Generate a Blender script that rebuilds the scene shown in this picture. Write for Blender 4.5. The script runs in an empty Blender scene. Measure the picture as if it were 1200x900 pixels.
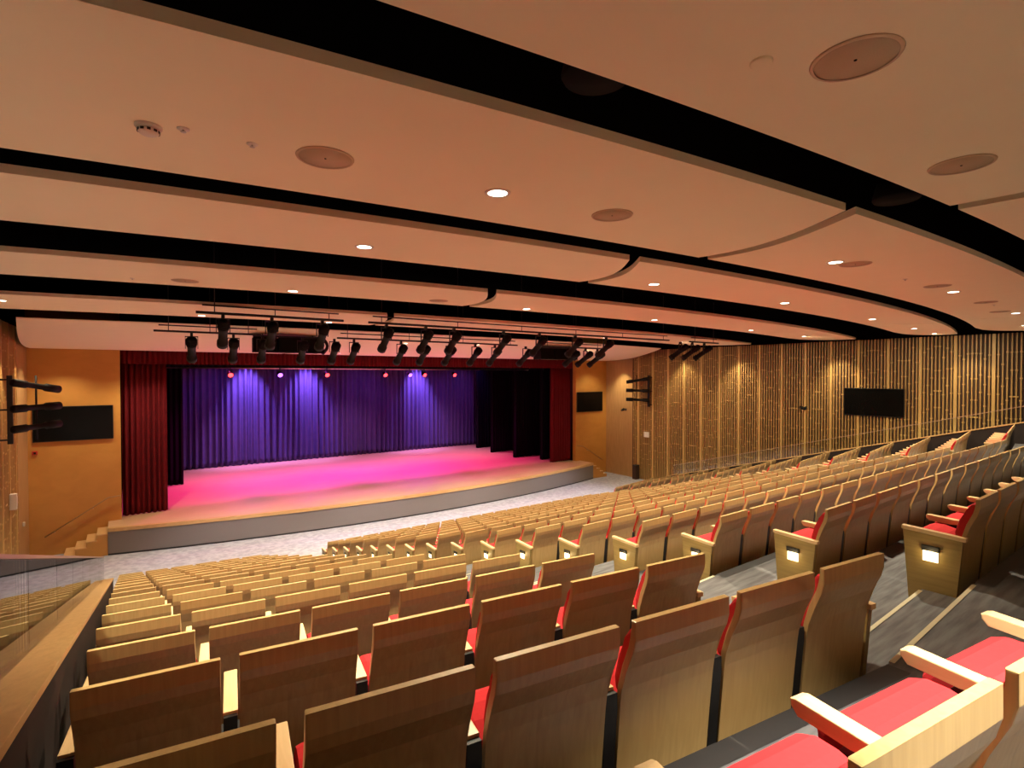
import bpy, bmesh, math, random
from mathutils import Vector, Matrix
random.seed(7)
PI = math.pi
scene = bpy.context.scene
COL = scene.collection

# ------------------------------------------------------------------ basic measures
FOC, YAW, PITCH = 624.2187, 0.6278, 0.0167          # pixels, radians
SY, CY, SP, CP = math.sin(YAW), math.cos(YAW), math.sin(PITCH), math.cos(PITCH)
RISE, TOP1 = 0.2796, 0.893                           # rise per row, drop of first row's seat tops
BACK = 0.86                                          # height of a seat back
NROW = 16
ZF = -TOP1 - BACK - RISE * (NROW - 1)                # front floor
ZS = -5.05                                           # stage floor
XL, XR = -2.6, 23.9                                  # side walls
YB, YF = -4.0, 23.05                                 # back wall, wall beside the stage
XM = 10.6                                            # axis of the house
ZC = 1.30                                            # underside of ceiling panels

def proj(x, y, z):
    fw = x * SY + y * CY; rt = x * CY - y * SY
    dep = fw * CP - z * SP; up = z * CP + fw * SP
    if dep < 0.05: return (-9999, -9999, dep)
    return (600 + FOC * rt / dep, 450 - FOC * up / dep, dep)
ROWD = 1.0165                                        # row spacing
def lerp(a, b, t): return a + (b - a) * t
def yl(k, x): return 1.286 + ROWD*(k - 1) - 0.143*(x - 1.45)     # near block, angled to the stage
def ym(k, x): return 1.105 + ROWD*(k - 1)                         # centre block, straight
def yr(k, x): return 1.95 + ROWD*(k - 1) + 0.150*(x - 21.25)     # far block, angled the other way
def arc_y(k, x):                                     # line of the seat backs of row k
    if x <= 3.1: return yl(k, x)
    if x < 4.8: return lerp(yl(k, 3.1), ym(k, 4.8), (x - 3.1)/1.7)
    if x <= 16.1: return ym(k, x)
    if x < 17.9: return lerp(ym(k, 16.1), yr(k, 17.9), (x - 16.1)/1.8)
    return yr(k, x)
def tread(k): return -TOP1 - BACK - RISE * (k - 1)

# ------------------------------------------------------------------ materials
def newmat(name):
    m = bpy.data.materials.new(name); m.use_nodes = True
    return m, m.node_tree.nodes, m.node_tree.links, m.node_tree.nodes['Principled BSDF']
def plain(name, col, rough=0.5, metal=0.0, spec=0.5, noise=0.0, scale=20.0, emit=None, estr=0.0):
    m, N, L, b = newmat(name)
    b.inputs['Base Color'].default_value = (*col, 1); b.inputs['Roughness'].default_value = rough
    b.inputs['Metallic'].default_value = metal; b.inputs['Specular IOR Level'].default_value = spec
    if noise:
        tc = N.new('ShaderNodeTexCoord'); t = N.new('ShaderNodeTexNoise'); t.inputs['Scale'].default_value = scale
        t.inputs['Detail'].default_value = 4
        L.new(tc.outputs['Object'], t.inputs['Vector'])
        r = N.new('ShaderNodeMapRange'); r.inputs['To Min'].default_value = 1 - noise; r.inputs['To Max'].default_value = 1 + noise
        L.new(t.outputs['Fac'], r.inputs['Value'])
        x = N.new('ShaderNodeMix'); x.data_type = 'RGBA'; x.blend_type = 'MULTIPLY'; x.inputs[0].default_value = 1
        x.inputs[6].default_value = (*col, 1); L.new(r.outputs[0], x.inputs[7]); L.new(x.outputs[2], b.inputs['Base Color'])
    if emit:
        b.inputs['Emission Color'].default_value = (*emit, 1); b.inputs['Emission Strength'].default_value = estr
    return m
def wood(name, c1, c2, stretch=(14, 14, 0.9), rough=0.38, vary=0.0, c3=None, coat=0.0, spec=0.5):
    m, N, L, b = newmat(name)
    tc = N.new('ShaderNodeTexCoord'); mp = N.new('ShaderNodeMapping'); mp.inputs['Scale'].default_value = stretch
    L.new(tc.outputs['Object'], mp.inputs['Vector'])
    t = N.new('ShaderNodeTexNoise'); t.inputs['Scale'].default_value = 3.0; t.inputs['Detail'].default_value = 6
    t.inputs['Distortion'].default_value = 0.6
    L.new(mp.outputs[0], t.inputs['Vector'])
    cr = N.new('ShaderNodeValToRGB'); cr.color_ramp.elements[0].position = 0.3; cr.color_ramp.elements[1].position = 0.7
    cr.color_ramp.elements[0].color = (*c1, 1); cr.color_ramp.elements[1].color = (*c2, 1)
    L.new(t.outputs['Fac'], cr.inputs[0]); out = cr.outputs[0]
    if vary:
        oi = N.new('ShaderNodeObjectInfo')
        x = N.new('ShaderNodeMix'); x.data_type = 'RGBA'; x.inputs[7].default_value = (*(c3 or c1), 1)
        mr = N.new('ShaderNodeMapRange'); mr.inputs['From Min'].default_value = 0.35; mr.inputs['To Max'].default_value = vary
        L.new(oi.outputs['Random'], mr.inputs['Value']); L.new(mr.outputs[0], x.inputs[0]); L.new(out, x.inputs[6]); out = x.outputs[2]
    L.new(out, b.inputs['Base Color'])
    b.inputs['Roughness'].default_value = rough; b.inputs['Coat Weight'].default_value = coat
    b.inputs['Coat Roughness'].default_value = 0.15; b.inputs['Specular IOR Level'].default_value = spec
    return m
def carpet(name, c1, c2, stretch):
    m, N, L, b = newmat(name)
    tc = N.new('ShaderNodeTexCoord'); mp = N.new('ShaderNodeMapping'); mp.inputs['Scale'].default_value = stretch
    L.new(tc.outputs['Object'], mp.inputs['Vector'])
    t = N.new('ShaderNodeTexNoise'); t.inputs['Scale'].default_value = 2.0; t.inputs['Detail'].default_value = 5
    L.new(mp.outputs[0], t.inputs['Vector'])
    cr = N.new('ShaderNodeValToRGB'); cr.color_ramp.elements[0].position = 0.36; cr.color_ramp.elements[1].position = 0.64
    cr.color_ramp.elements[0].color = (*c1, 1); cr.color_ramp.elements[1].color = (*c2, 1)
    L.new(t.outputs['Fac'], cr.inputs[0]); L.new(cr.outputs[0], b.inputs['Base Color'])
    b.inputs['Roughness'].default_value = 0.95; b.inputs['Specular IOR Level'].default_value = 0.1
    n2 = N.new('ShaderNodeTexNoise'); n2.inputs['Scale'].default_value = 160; L.new(tc.outputs['Object'], n2.inputs['Vector'])
    bp = N.new('ShaderNodeBump'); bp.inputs['Strength'].default_value = 0.25; L.new(n2.outputs['Fac'], bp.inputs['Height'])
    L.new(bp.outputs[0], b.inputs['Normal'])
    return m
def glassmat(name):
    m, N, L, b = newmat(name); N.remove(b)
    out = N['Material Output']
    tr = N.new('ShaderNodeBsdfTransparent'); tr.inputs[0].default_value = (0.95, 0.97, 0.95, 1)
    gl = N.new('ShaderNodeBsdfGlossy'); gl.inputs['Roughness'].default_value = 0.02
    fr = N.new('ShaderNodeFresnel'); fr.inputs['IOR'].default_value = 1.5
    mx = N.new('ShaderNodeMixShader')
    L.new(fr.outputs[0], mx.inputs[0]); L.new(tr.outputs[0], mx.inputs[1]); L.new(gl.outputs[0], mx.inputs[2]); L.new(mx.outputs[0], out.inputs[0])
    return m

M = {}
M['seatwood'] = wood('oak veneer', (0.42, 0.275, 0.105), (0.51, 0.345, 0.142), (16, 16, 1.0), 0.36, 0.5, (0.44, 0.252, 0.088), coat=0.25)
M['panelwood'] = wood('olive oak panel', (0.25, 0.165, 0.052), (0.31, 0.21, 0.07), (14, 1.0, 14), 0.4)
M['armwood'] = wood('pale oak', (0.60, 0.40, 0.19), (0.70, 0.49, 0.25), (14, 1.2, 14), 0.4)
M['capwood'] = wood('parapet oak', (0.36, 0.205, 0.072), (0.46, 0.27, 0.105), (10, 0.8, 10), 0.42)
M['red'] = plain('red fabric', (0.50, 0.026, 0.030), 0.9, spec=0.15, noise=0.12, scale=60)
M['black'] = plain('black metal', (0.012, 0.011, 0.011), 0.45)
M['blackmatte'] = plain('black matte', (0.006, 0.006, 0.006), 0.9, spec=0.1)
M['void'] = plain('black void', (0.003, 0.003, 0.003), 1.0, spec=0.0)
M['fixture'] = plain('dark fixture', (0.007, 0.006, 0.006), 0.6, spec=0.2)
M['panel'] = plain('peach ceiling paint', (0.93, 0.835, 0.59), 0.75, spec=0.2, noise=0.02, scale=3)
M['grille'] = plain('speaker grille', (0.50, 0.37, 0.24), 0.8, noise=0.1, scale=200)
M['white'] = plain('white plastic', (0.75, 0.68, 0.58), 0.5)
M['lamp'] = plain('lamp glow', (1, 0.95, 0.85), 0.4, emit=(1.0, 0.88, 0.70), estr=14.0)
M['aislelamp'] = plain('aisle lamp glow', (1, 0.95, 0.85), 0.4, emit=(1.0, 0.80, 0.42), estr=2.6)
M['redlamp'] = plain('red lamp glow', (1, 0.2, 0.2), 0.4, emit=(1.0, 0.04, 0.05), estr=5.0)
M['bluelamp'] = plain('violet lamp glow', (0.4, 0.2, 1), 0.4, emit=(0.45, 0.12, 1.0), estr=4.0)
M['carpet'] = carpet('charcoal carpet', (0.092, 0.088, 0.089), (0.15, 0.146, 0.147), (1.2, 12, 4))
M['frontcarpet'] = carpet('carpet paled for stage light', (0.30, 0.295, 0.325), (0.41, 0.405, 0.445), (3.2, 3.6, 4))  # paler, bluish copy of the charcoal carpet; bright stage spill put into the colour
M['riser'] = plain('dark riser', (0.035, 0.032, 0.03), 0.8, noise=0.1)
M['nosing'] = plain('black nosing', (0.022, 0.02, 0.02), 0.6)
M['yellow'] = plain('cream nosing strip', (0.46, 0.40, 0.25), 0.6, noise=0.1, scale=40)
M['ochre'] = wood('ochre wall panel', (0.50, 0.235, 0.045), (0.56, 0.27, 0.055), (0.6, 0.6, 0.9), 0.45)
M['slat'] = wood('slat oak', (0.40, 0.222, 0.07), (0.53, 0.31, 0.105), (8, 8, 0.5), 0.45)
M['post'] = wood('post oak', (0.56, 0.335, 0.11), (0.66, 0.41, 0.145), (8, 8, 0.5), 0.45)
M['slatback'] = plain('slat backing', (0.042, 0.016, 0.008), 0.7, noise=0.2, scale=4)
M['flatwood'] = wood('flat wall wood', (0.36, 0.20, 0.075), (0.46, 0.27, 0.105), (5, 5, 0.4), 0.45)
M['parapet'] = plain('dark parapet face', (0.018, 0.012, 0.010), 0.7, spec=0.15, noise=0.2, scale=8)
M['stagewood'] = wood('stage boards', (0.56, 0.34, 0.18), (0.66, 0.43, 0.25), (0.35, 9, 6), 0.28)
M['lipwood'] = wood('stage lip oak', (0.55, 0.32, 0.12), (0.66, 0.41, 0.17), (0.6, 8, 8), 0.4)
M['fascia'] = plain('grey stage fascia', (0.19, 0.165, 0.15), 0.6, noise=0.05)
M['redvelvet'] = plain('dark red velvet', (0.125, 0.005, 0.008), 0.85, spec=0.2, noise=0.2, scale=3)
M['backcloth'] = plain('dark violet velvet', (0.075, 0.06, 0.15), 0.85, spec=0.1, noise=0.15, scale=3)
M['blackcloth'] = plain('black velvet', (0.006, 0.005, 0.008), 0.95, spec=0.05)
M['screen'] = plain('black screen', (0.003, 0.003, 0.003), 0.22, spec=0.12)
M['metal'] = plain('steel', (0.55, 0.50, 0.44), 0.3, metal=1.0)
M['railtop'] = plain('bronze rail', (0.45, 0.30, 0.20), 0.35, metal=0.6)
M['glass'] = glassmat('clear glass')
M['redplastic'] = plain('red plastic', (0.45, 0.03, 0.02), 0.5)
M['seam'] = plain('panel edge', (0.62, 0.46, 0.30), 0.8)

# ------------------------------------------------------------------ mesh helpers
def to_obj(name, bm, mat, parent=None, loc=None, smooth=False):
    me = bpy.data.meshes.new(name); bmesh.ops.recalc_face_normals(bm, faces=bm.faces[:]); bm.to_mesh(me); bm.free()
    for m in (mat if isinstance(mat, (list, tuple)) else [mat]): me.materials.append(m)
    if smooth:
        for p in me.polygons: p.use_smooth = True
    o = bpy.data.objects.new(name, me); COL.objects.link(o)
    if parent: o.parent = parent
    if loc: o.location = loc
    return o
def tag(o, label, cat=None, group=None, kind=None):
    o['label'] = label
    if cat: o['category'] = cat
    if group: o['group'] = group
    if kind: o['kind'] = kind
    return o
def empty(name, loc=(0, 0, 0), rz=0.0):
    o = bpy.data.objects.new(name, None); o.empty_display_size = 0.1; COL.objects.link(o)
    o.location = loc; o.rotation_euler = (0, 0, rz); return o
def copy_tree(o, parent=None):
    c = o.copy(); COL.objects.link(c)
    if parent: c.parent = parent
    for ch in o.children: copy_tree(ch, c)
    return c
def box(bm, x0, x1, y0, y1, z0, z1, mi=0, bev=0.0):
    vs = [bm.verts.new(p) for p in ((x0,y0,z0),(x1,y0,z0),(x1,y1,z0),(x0,y1,z0),(x0,y0,z1),(x1,y0,z1),(x1,y1,z1),(x0,y1,z1))]
    fs = [bm.faces.new([vs[i] for i in q]) for q in ((3,2,1,0),(4,5,6,7),(0,1,5,4),(1,2,6,5),(2,3,7,6),(3,0,4,7))]
    for f in fs: f.material_index = mi
    if bev:
        es = list({e for f in fs for e in f.edges})
        r = bmesh.ops.bevel(bm, geom=es, offset=bev, segments=2, affect='EDGES', profile=0.6)
        for f in r['faces']: f.material_index = mi
    return vs
def prism(bm, pts, axis, a0, a1, mi=0, bev=0.0):
    """closed outline pts in the plane across axis ('x': (y,z), 'y': (x,z), 'z': (x,y)), pushed from a0 to a1"""
    def P(p, a): return (a, p[0], p[1]) if axis == 'x' else ((p[0], a, p[1]) if axis == 'y' else (p[0], p[1], a))
    A = [bm.verts.new(P(p, a0)) for p in pts]; B = [bm.verts.new(P(p, a1)) for p in pts]
    n = len(pts); fs = [bm.faces.new(A[::-1]), bm.faces.new(B)]
    for i in range(n): fs.append(bm.faces.new((A[i], A[(i+1) % n], B[(i+1) % n], B[i])))
    for f in fs: f.material_index = mi
    if bev:
        es = list({e for f in fs[:2] for e in f.edges})
        r = bmesh.ops.bevel(bm, geom=es, offset=bev, segments=2, affect='EDGES', profile=0.6)
        for f in r['faces']: f.material_index = mi
def lathe(bm, prof, n=24, M4=None, mi=0):
    """prof: (r, z) list, closed with discs where r == 0"""
    rings = []
    for r, z in prof:
        if r < 1e-6: rings.append([bm.verts.new((0, 0, z))])
        else: rings.append([bm.verts.new((r*math.cos(2*PI*i/n), r*math.sin(2*PI*i/n), z)) for i in range(n)])
    for a, b in zip(rings, rings[1:]):
        for i in range(n):
            j = (i+1) % n
            if len(a) == 1 and len(b) == 1: continue
            if len(a) == 1: f = bm.faces.new((a[0], b[i], b[j]))
            elif len(b) == 1: f = bm.faces.new((a[i], b[0], a[j]))
            else: f = bm.faces.new((a[i], b[i], b[j], a[j]))
            f.material_index = mi; f.smooth = True
    if M4 is not None: bmesh.ops.transform(bm, matrix=M4, verts=[v for r in rings for v in r])
def tube(bm, pts, r, n=8, mi=0):
    pts = [Vector(p) for p in pts]; rings = []
    for i, p in enumerate(pts):
        d = (pts[min(i+1, len(pts)-1)] - pts[max(i-1, 0)]).normalized()
        up = Vector((0, 0, 1)) if abs(d.z) < 0.95 else Vector((0, 1, 0))
        u = d.cross(up).normalized(); w = u.cross(d)
        rings.append([bm.verts.new(p + r*(math.cos(2*PI*k/n)*u + math.sin(2*PI*k/n)*w)) for k in range(n)])
    for a, b in zip(rings, rings[1:]):
        for k in range(n):
            f = bm.faces.new((a[k], a[(k+1) % n], b[(k+1) % n], b[k])); f.material_index = mi; f.smooth = True
    bm.faces.new(rings[0]).material_index = mi; bm.faces.new(rings[-1][::-1]).material_index = mi
def strip(bm, A, B, mi=0):
    a = [bm.verts.new(p) for p in A]; b = [bm.verts.new(p) for p in B]
    for i in range(len(a)-1):
        f = bm.faces.new((a[i], a[i+1], b[i+1], b[i])); f.material_index = mi

# ------------------------------------------------------------------ camera
cam = bpy.data.cameras.new('camera'); co = bpy.data.objects.new('camera', cam); COL.objects.link(co)
cam.sensor_fit = 'HORIZONTAL'; cam.sensor_width = 36.0; cam.lens = FOC / 1200 * 36.0; cam.clip_start = 0.02
co.location = (0, 0, 0); co.rotation_euler = (PI/2 - PITCH, 0, -YAW); scene.camera = co

# ------------------------------------------------------------------ floor: stepped seating tiers
PIN, POUT = -0.28, -0.50                 # parapet beside the camera: inner and outer face
QIN, QOUT = 21.34, 21.56                 # parapet across the house
def xs_line(x0, x1, n=40):
    return sorted(set([x0 + (x1-x0)*i/n for i in range(n+1)] + [q for q in (3.1, 4.8, 16.1, 17.9) if x0 + .01 < q < x1 - .01]))
NX0, NX1 = PIN - 0.1, QIN + 0.1
bm = bmesh.new()
XS = xs_line(NX0, NX1, 48)
for k in range(-1, NROW):                # tread k runs from back line of row k to back line of row k+1
    z = tread(k)
    y_near = [arc_y(k, x) if k > -1 else YB for x in XS]; y_far = [arc_y(k+1, x) for x in XS]
    strip(bm, [(x, y, z) for x, y in zip(XS, y_near)], [(x, y, z) for x, y in zip(XS, y_far)], 0)
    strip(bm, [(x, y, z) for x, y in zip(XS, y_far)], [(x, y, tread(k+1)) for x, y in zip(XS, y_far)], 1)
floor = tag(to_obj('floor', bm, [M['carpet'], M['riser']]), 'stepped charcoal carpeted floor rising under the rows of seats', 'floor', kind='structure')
bm = bmesh.new()
XS2 = xs_line(XL, XR, 48)
strip(bm, [(x, arc_y(NROW, min(max(x, -2), 22)), ZF) for x in XS2], [(x, YF + 0.3, ZF) for x in XS2])
tag(to_obj('floor_front', bm, M['frontcarpet']), 'carpeted floor between front row and stage, tinted pale for bright light', 'floor', kind='structure')
def ramp(name, x0, x1, label):
    bm = bmesh.new()
    ys = [YB, 0.0, 16.0, 16.6]; zs = [-1.19, -1.32, -1.32 - 0.2783*16.0, ZF + 0.001]
    strip(bm, [(x0, y, z) for y, z in zip(ys, zs)], [(x1, y, z) for y, z in zip(ys, zs)])
    tag(to_obj(name, bm, M['frontcarpet']), label, 'ramp', kind='structure')
ramp('floor_ramp_left', XL, POUT + 0.02, 'sloping carpeted passage between glass parapet and near side wall')
ramp('floor_ramp_right', QOUT - 0.02, XR, 'sloping carpeted passage between far glass parapet and slatted wall')

# aisles: half steps and nosings
AISLES = [(3.12, 4.85, 'near'), (16.12, 17.88, 'far')]
ordn = ['first', 'second', 'third', 'fourth', 'fifth', 'sixth', 'seventh', 'eighth', 'ninth', 'tenth', 'eleventh', 'twelfth', 'thirteenth',
        'fourteenth', 'fifteenth', 'sixteenth', 'seventeenth', 'eighteenth', 'nineteenth', 'twentieth', 'twenty-first']
def yk(k, x): return arc_y(k, x)
for ax0, ax1, an in AISLES:
    for k in range(0, NROW):
        zt = tread(k); zh = zt - RISE/2
        # half step below tread k's far edge
        if proj((ax0+ax1)/2, yk(k+1, (ax0+ax1)/2), zt)[0] > 1300: continue
        bm = bmesh.new(); st = xs_line(ax0, ax1, 6)
        A = [(x, yk(k+1, x) - 0.01, zh) for x in st]; B = [(x, yk(k+1, x) + 0.31, zh) for x in st]; Cc = [(x, yk(k+1, x) + 0.31, tread(k+1)) for x in st]
        strip(bm, A, B, 0); strip(bm, B, Cc, 1)
        for e in (0, -1):
            vs = [bm.verts.new(p) for p in (A[e], B[e], Cc[e], (A[e][0], A[e][1], tread(k+1)))]; bm.faces.new(vs).material_index = 1
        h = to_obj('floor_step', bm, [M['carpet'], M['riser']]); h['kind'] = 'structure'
        h['label'] = 'carpeted half step in the %s aisle, %s from the camera' % (an, ordn[k]); h['category'] = 'step'
        for nm, dy, z, x0, x1 in (('trim_nosing', 0.0, zt, ax0 + 0.04, ax1 - 0.05), ('trim_nosing', 0.31, zh, ax0 + 0.04, ax1 - 0.05)):
            bm = bmesh.new(); st = xs_line(x0, x1, 6)
            for a, b in zip(st, st[1:]):
                ya, yb_ = yk(k+1, a) + dy, yk(k+1, b) + dy
                vs = [(a, ya-0.019, z+0.004), (b, yb_-0.019, z+0.004), (b, yb_+0.006, z+0.004), (a, ya+0.006, z+0.004)]
                lo = [(p[0], p[1], z-0.03) for p in vs[2:]]
                t = [bm.verts.new(p) for p in vs]; bm.faces.new(t)
                u = [bm.verts.new(p) for p in lo]; bm.faces.new((t[3], t[2], u[0], u[1]))
            o = to_obj(nm, bm, M['yellow']); o['kind'] = 'structure'
            o['label'] = 'cream strip on the %s of the %s step of the %s aisle' % ('upper edge' if dy == 0 else 'half step', ordn[k], an)
            o['category'] = 'step nosing'
# dark nosing on tread edges beside the aisles
for k in range(0, 4):
    bm = bmesh.new(); z = tread(k)
    for x0, x1 in ((PIN, AISLES[0][0]), (AISLES[0][1], 14.0)):
        st = xs_line(x0, x1, 14)
        strip(bm, [(x, yk(k+1, x) - 0.10, z + 0.004) for x in st], [(x, yk(k+1, x) + 0.004, z + 0.004) for x in st])
        strip(bm, [(x, yk(k+1, x) + 0.004, z + 0.004) for x in st], [(x, yk(k+1, x) + 0.004, z - 0.05) for x in st])
    o = to_obj('trim_tread_edge', bm, M['nosing']); o['kind'] = 'structure'; o['label'] = 'black rubber edge of the %s tread from the camera' % ordn[k]; o['category'] = 'tread edge'

# ------------------------------------------------------------------ seats
SW = 0.490      # back width
rear = [(0.0, .86), (-.001, .79), (.010, .745), (.052, .660), (.074, .575), (.082, .52), (.118, .10)]
def offs(pr, d):
    out = []
    for i, p in enumerate(pr):
        a = pr[max(i-1, 0)]; b = pr[min(i+1, len(pr)-1)]
        t = Vector((b[0]-a[0], b[1]-a[1])).normalized(); n = Vector((-t.y, t.x))
        out.append((p[0] + n.x*d, p[1] + n.y*d))
    return out
def bm_back():
    bm = bmesh.new(); fr = offs(rear, 0.024)
    fr[0] = (rear[0][0] + 0.024, rear[0][1])
    prism(bm, rear + fr[::-1], 'x', -SW/2, SW/2, 0, 0.005); return bm
def bm_backpad():
    bm = bmesh.new(); pr = [p for p in rear if .50 < p[1] < .83]; pr = [(0.0, .815), (.012, .742)] + [p for p in pr if p[1] < .70]
    a = offs(pr, 0.026); b = offs(pr, 0.075); b[0] = (b[0][0] - .02, b[0][1] - .012); b[-1] = (b[-1][0] - .015, b[-1][1] + .015)
    prism(bm, a + b[::-1], 'x', -SW/2 + .020, SW/2 - .020, 0, 0.014); return bm
def bm_cushion():
    bm = bmesh.new()
    prof = [(.155, .365), (.155, .445), (.185, .488), (.245, .520), (.315, .537), (.375, .537), (.415, .520), (.438, .485), (.432, .442), (.39, .412)]
    prism(bm, prof, 'x', -.236, .236, 0, 0.026)
    return bm
def bm_pan():
    bm = bmesh.new(); prism(bm, [(.16, .342), (.16, .364), (.39, .410), (.41, .407), (.39, .387)], 'x', -.225, .225, 0, .003); return bm
def bm_arm(x):
    bm = bmesh.new()
    prism(bm, [(.115, .556), (.115, .570), (.445, .584), (.462, .578), (.460, .560), (.440, .538), (.30, .534)], 'x', x - .029, x + .029, 0, 0.004); return bm
def bm_leg(x):
    bm = bmesh.new()
    prism(bm, [(.128, 0.02), (.095, .45), (.090, .50), (.090, .560), (.31, .540), (.34, .50), (.34, .30), (.30, .02)], 'x', x - .027, x + .027, 0, 0.003)
    box(bm, x - .03, x + .03, .06, .36, 0.0, .02); return bm
def bm_panel(x, sgn):
    bm = bmesh.new()
    a, b = sorted((x, x + sgn*.034))
    prism(bm, [(.120, .02), (.088, .44), (.082, .50), (.078, .545), (.448, .560), (.405, .02)], 'x', a, b, 0, 0.003); return bm
def bm_panelcap(x, sgn):
    bm = bmesh.new(); a, b = sorted((x - sgn*.012, x + sgn*.038))
    prism(bm, [(.062, .545), (.062, .573), (.455, .590), (.459, .561)], 'x', a, b, 0, 0.004); return bm
def bm_lhouse(x, sgn):
    bm = bmesh.new(); a, b = sorted((x + sgn*.030, x + sgn*.050)); box(bm, a, b, .215, .325, .430, .470, 0, .003); return bm
def bm_llens(x, sgn):
    bm = bmesh.new(); a, b = sorted((x + sgn*.030, x + sgn*.040)); box(bm, a, b, .222, .318, .352, .430, 0, .002); return bm
SP_ = 0.56
HX = SP_/2
ME = {}
def shared(key, bm, mat):
    me = bpy.data.meshes.new(key); bmesh.ops.recalc_face_normals(bm, faces=bm.faces[:]); bm.to_mesh(me); bm.free()
    me.materials.append(mat); ME[key] = me
shared('back_shell', bm_back(), M['seatwood']); shared('back_cushion', bm_backpad(), M['red'])
shared('seat_cushion', bm_cushion(), M['red']); shared('seat_pan', bm_pan(), M['black'])
shared('armrest_r', bm_arm(HX), M['armwood']); shared('armrest_l', bm_arm(-HX), M['armwood'])
shared('leg_r', bm_leg(HX), M['black']); shared('leg_l', bm_leg(-HX), M['black'])
for s, g in ((-1, 'l'), (1, 'r')):
    shared('panel_'+g, bm_panel(s*(HX-.02), s), M['panelwood']); shared('cap_'+g, bm_panelcap(s*(HX-.02), s), M['armwood'])
    shared('lhouse_'+g, bm_lhouse(s*(HX-.02), s), M['black']); shared('llens_'+g, bm_llens(s*(HX-.02), s), M['aislelamp'])
def ob(name, me, parent):
    o = bpy.data.objects.new(name, me); COL.objects.link(o); o.parent = parent; return o
# kinds of seat: what closes the two sides
KINDS = {'mid': (None, 'arm'), 'first': ('arm', 'arm'), 'endl': ('panel', 'arm'), 'endr': (None, 'panel')}
def make_seat(kind):
    t = empty('auditorium_seat')
    ob('back_shell', ME['back_shell'], t); ob('back_cushion', ME['back_cushion'], t)
    c = ob('seat_cushion', ME['seat_cushion'], t); ob('seat_pan', ME['seat_pan'], c)
    for side, w in zip('lr', KINDS[kind]):
        if w == 'arm': ob('armrest', ME['armrest_'+side], t); ob('pedestal', ME['leg_'+side], t)
        if w == 'panel':
            p = ob('end_panel', ME['panel_'+side], t); ob('armrest', ME['cap_'+side], t)
            ob('aisle_light_hood', ME['lhouse_'+side], p); ob('aisle_light', ME['llens_'+side], p)
    return t
def small_mesh(kind):
    parts = ['back_shell', 'back_cushion', 'seat_cushion']
    for side, w in zip('lr', KINDS[kind]):
        if w == 'arm': parts += ['armrest_'+side, 'leg_'+side]
        if w == 'panel': parts += ['panel_'+side, 'cap_'+side, 'lhouse_'+side, 'llens_'+side]
    mats = [M['seatwood'], M['red'], M['armwood'], M['black'], M['aislelamp'], M['panelwood']]
    bm = bmesh.new()
    for p in parts:
        n = len(bm.faces); bm.from_mesh(ME[p]); bm.faces.ensure_lookup_table()
        mi = mats.index(ME[p].materials[0])
        for f in bm.faces[n:]: f.material_index = mi
    me = bpy.data.meshes.new('seat_'+kind); bm.to_mesh(me); bm.free()
    for m in mats: me.materials.append(m)
    return me
SMALL = {k: small_mesh(k) for k in KINDS}

BLOCKS = [('near block', .0625, 6, .5535, yl, -.142), ('centre block', 5.18, 20, .56, ym, 0.0), ('far block', 18.19, 6, .5535, yr, .149)]
seats = []
for k in range(0, NROW+1):
    for bi, (bn, s0, n, pt, fy, th) in enumerate(BLOCKS):
        for j in range(n):
            x = s0 + pt*j; y = fy(k, x); z = tread(k)
            u, v, dep = proj(x, y, z + .6)
            u0, v0, d0 = proj(x, y, z + .86)
            if dep < 0.1 or dep > 60: continue
            marg = FOC*0.40/dep + 4
            if not (-marg < u < 1200 + marg): continue
            if v0 > 900 + FOC*0.15/dep and k > 0: continue
            if k == 0 and (bi > 0 or j == 0): continue
            if bi == 0: kind = 'first' if j == 0 else ('endr' if j == n-1 else 'mid')
            elif bi == 1: kind = 'endl' if j == 0 else ('endr' if j == n-1 else 'mid')
            else: kind = 'endl' if j == 0 else 'mid'
            seats.append((dep, k, bi, bn, j, n, x, y, z, th, kind))
seats.sort()
print('SEATS in view', len(seats))
protos, used = {}, set()
def seat_label(k, bi, bn, j, n):
    row = ('%s row from camera' % ordn[k]) if k <= 8 else ('%s row from stage' % ordn[NROW-k])
    if k == 0: row = 'row nearest the camera'
    if bi == 0: pos = 'beside the parapet' if j == 0 else ('on the aisle' if j == n-1 else '%s from the parapet' % ordn[j])
    elif bi == 1: pos = 'with lit end panel on near aisle' if j == 0 else ('on the far aisle' if j == n-1 else '%s from near aisle' % ordn[j])
    else: pos = 'on the far aisle' if j == 0 else '%s from far aisle' % ordn[j]
    return 'oak-backed red seat %s, %s, %s' % (pos, bn, row)
stuff = bmesh.new(); n_ind = 0
for dep, k, bi, bn, j, n, x, y, z, th, kind in seats:
    if n_ind < 300:
        n_ind += 1
        if FOC*SP_/dep > 24:
            if kind not in protos: protos[kind] = make_seat(kind); o = protos[kind]
            else: o = copy_tree(protos[kind])
        else:
            o = bpy.data.objects.new('auditorium_seat', SMALL[kind]); COL.objects.link(o)
        o.location = (x, y, z); o.rotation_euler = (0, 0, th)
        tag(o, seat_label(k, bi, bn, j, n), 'seat', 'auditorium seats, %s, %s row from camera' % (bn, ordn[k]))
    else:
        nv = len(stuff.verts); nf = len(stuff.faces)
        stuff.from_mesh(SMALL[kind]); stuff.verts.ensure_lookup_table()
        bmesh.ops.transform(stuff, matrix=Matrix.Translation((x, y, z)) @ Matrix.Rotation(th, 4, 'Z'), verts=stuff.verts[nv:])
if len(stuff.faces):
    o = to_obj('auditorium_seats', stuff, [M['seatwood'], M['red'], M['armwood'], M['black'], M['aislelamp'], M['panelwood']])
    tag(o, 'mass of small distant oak-backed seats in the front and far rows', 'seats', kind='stuff')
else: stuff.free()

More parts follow.
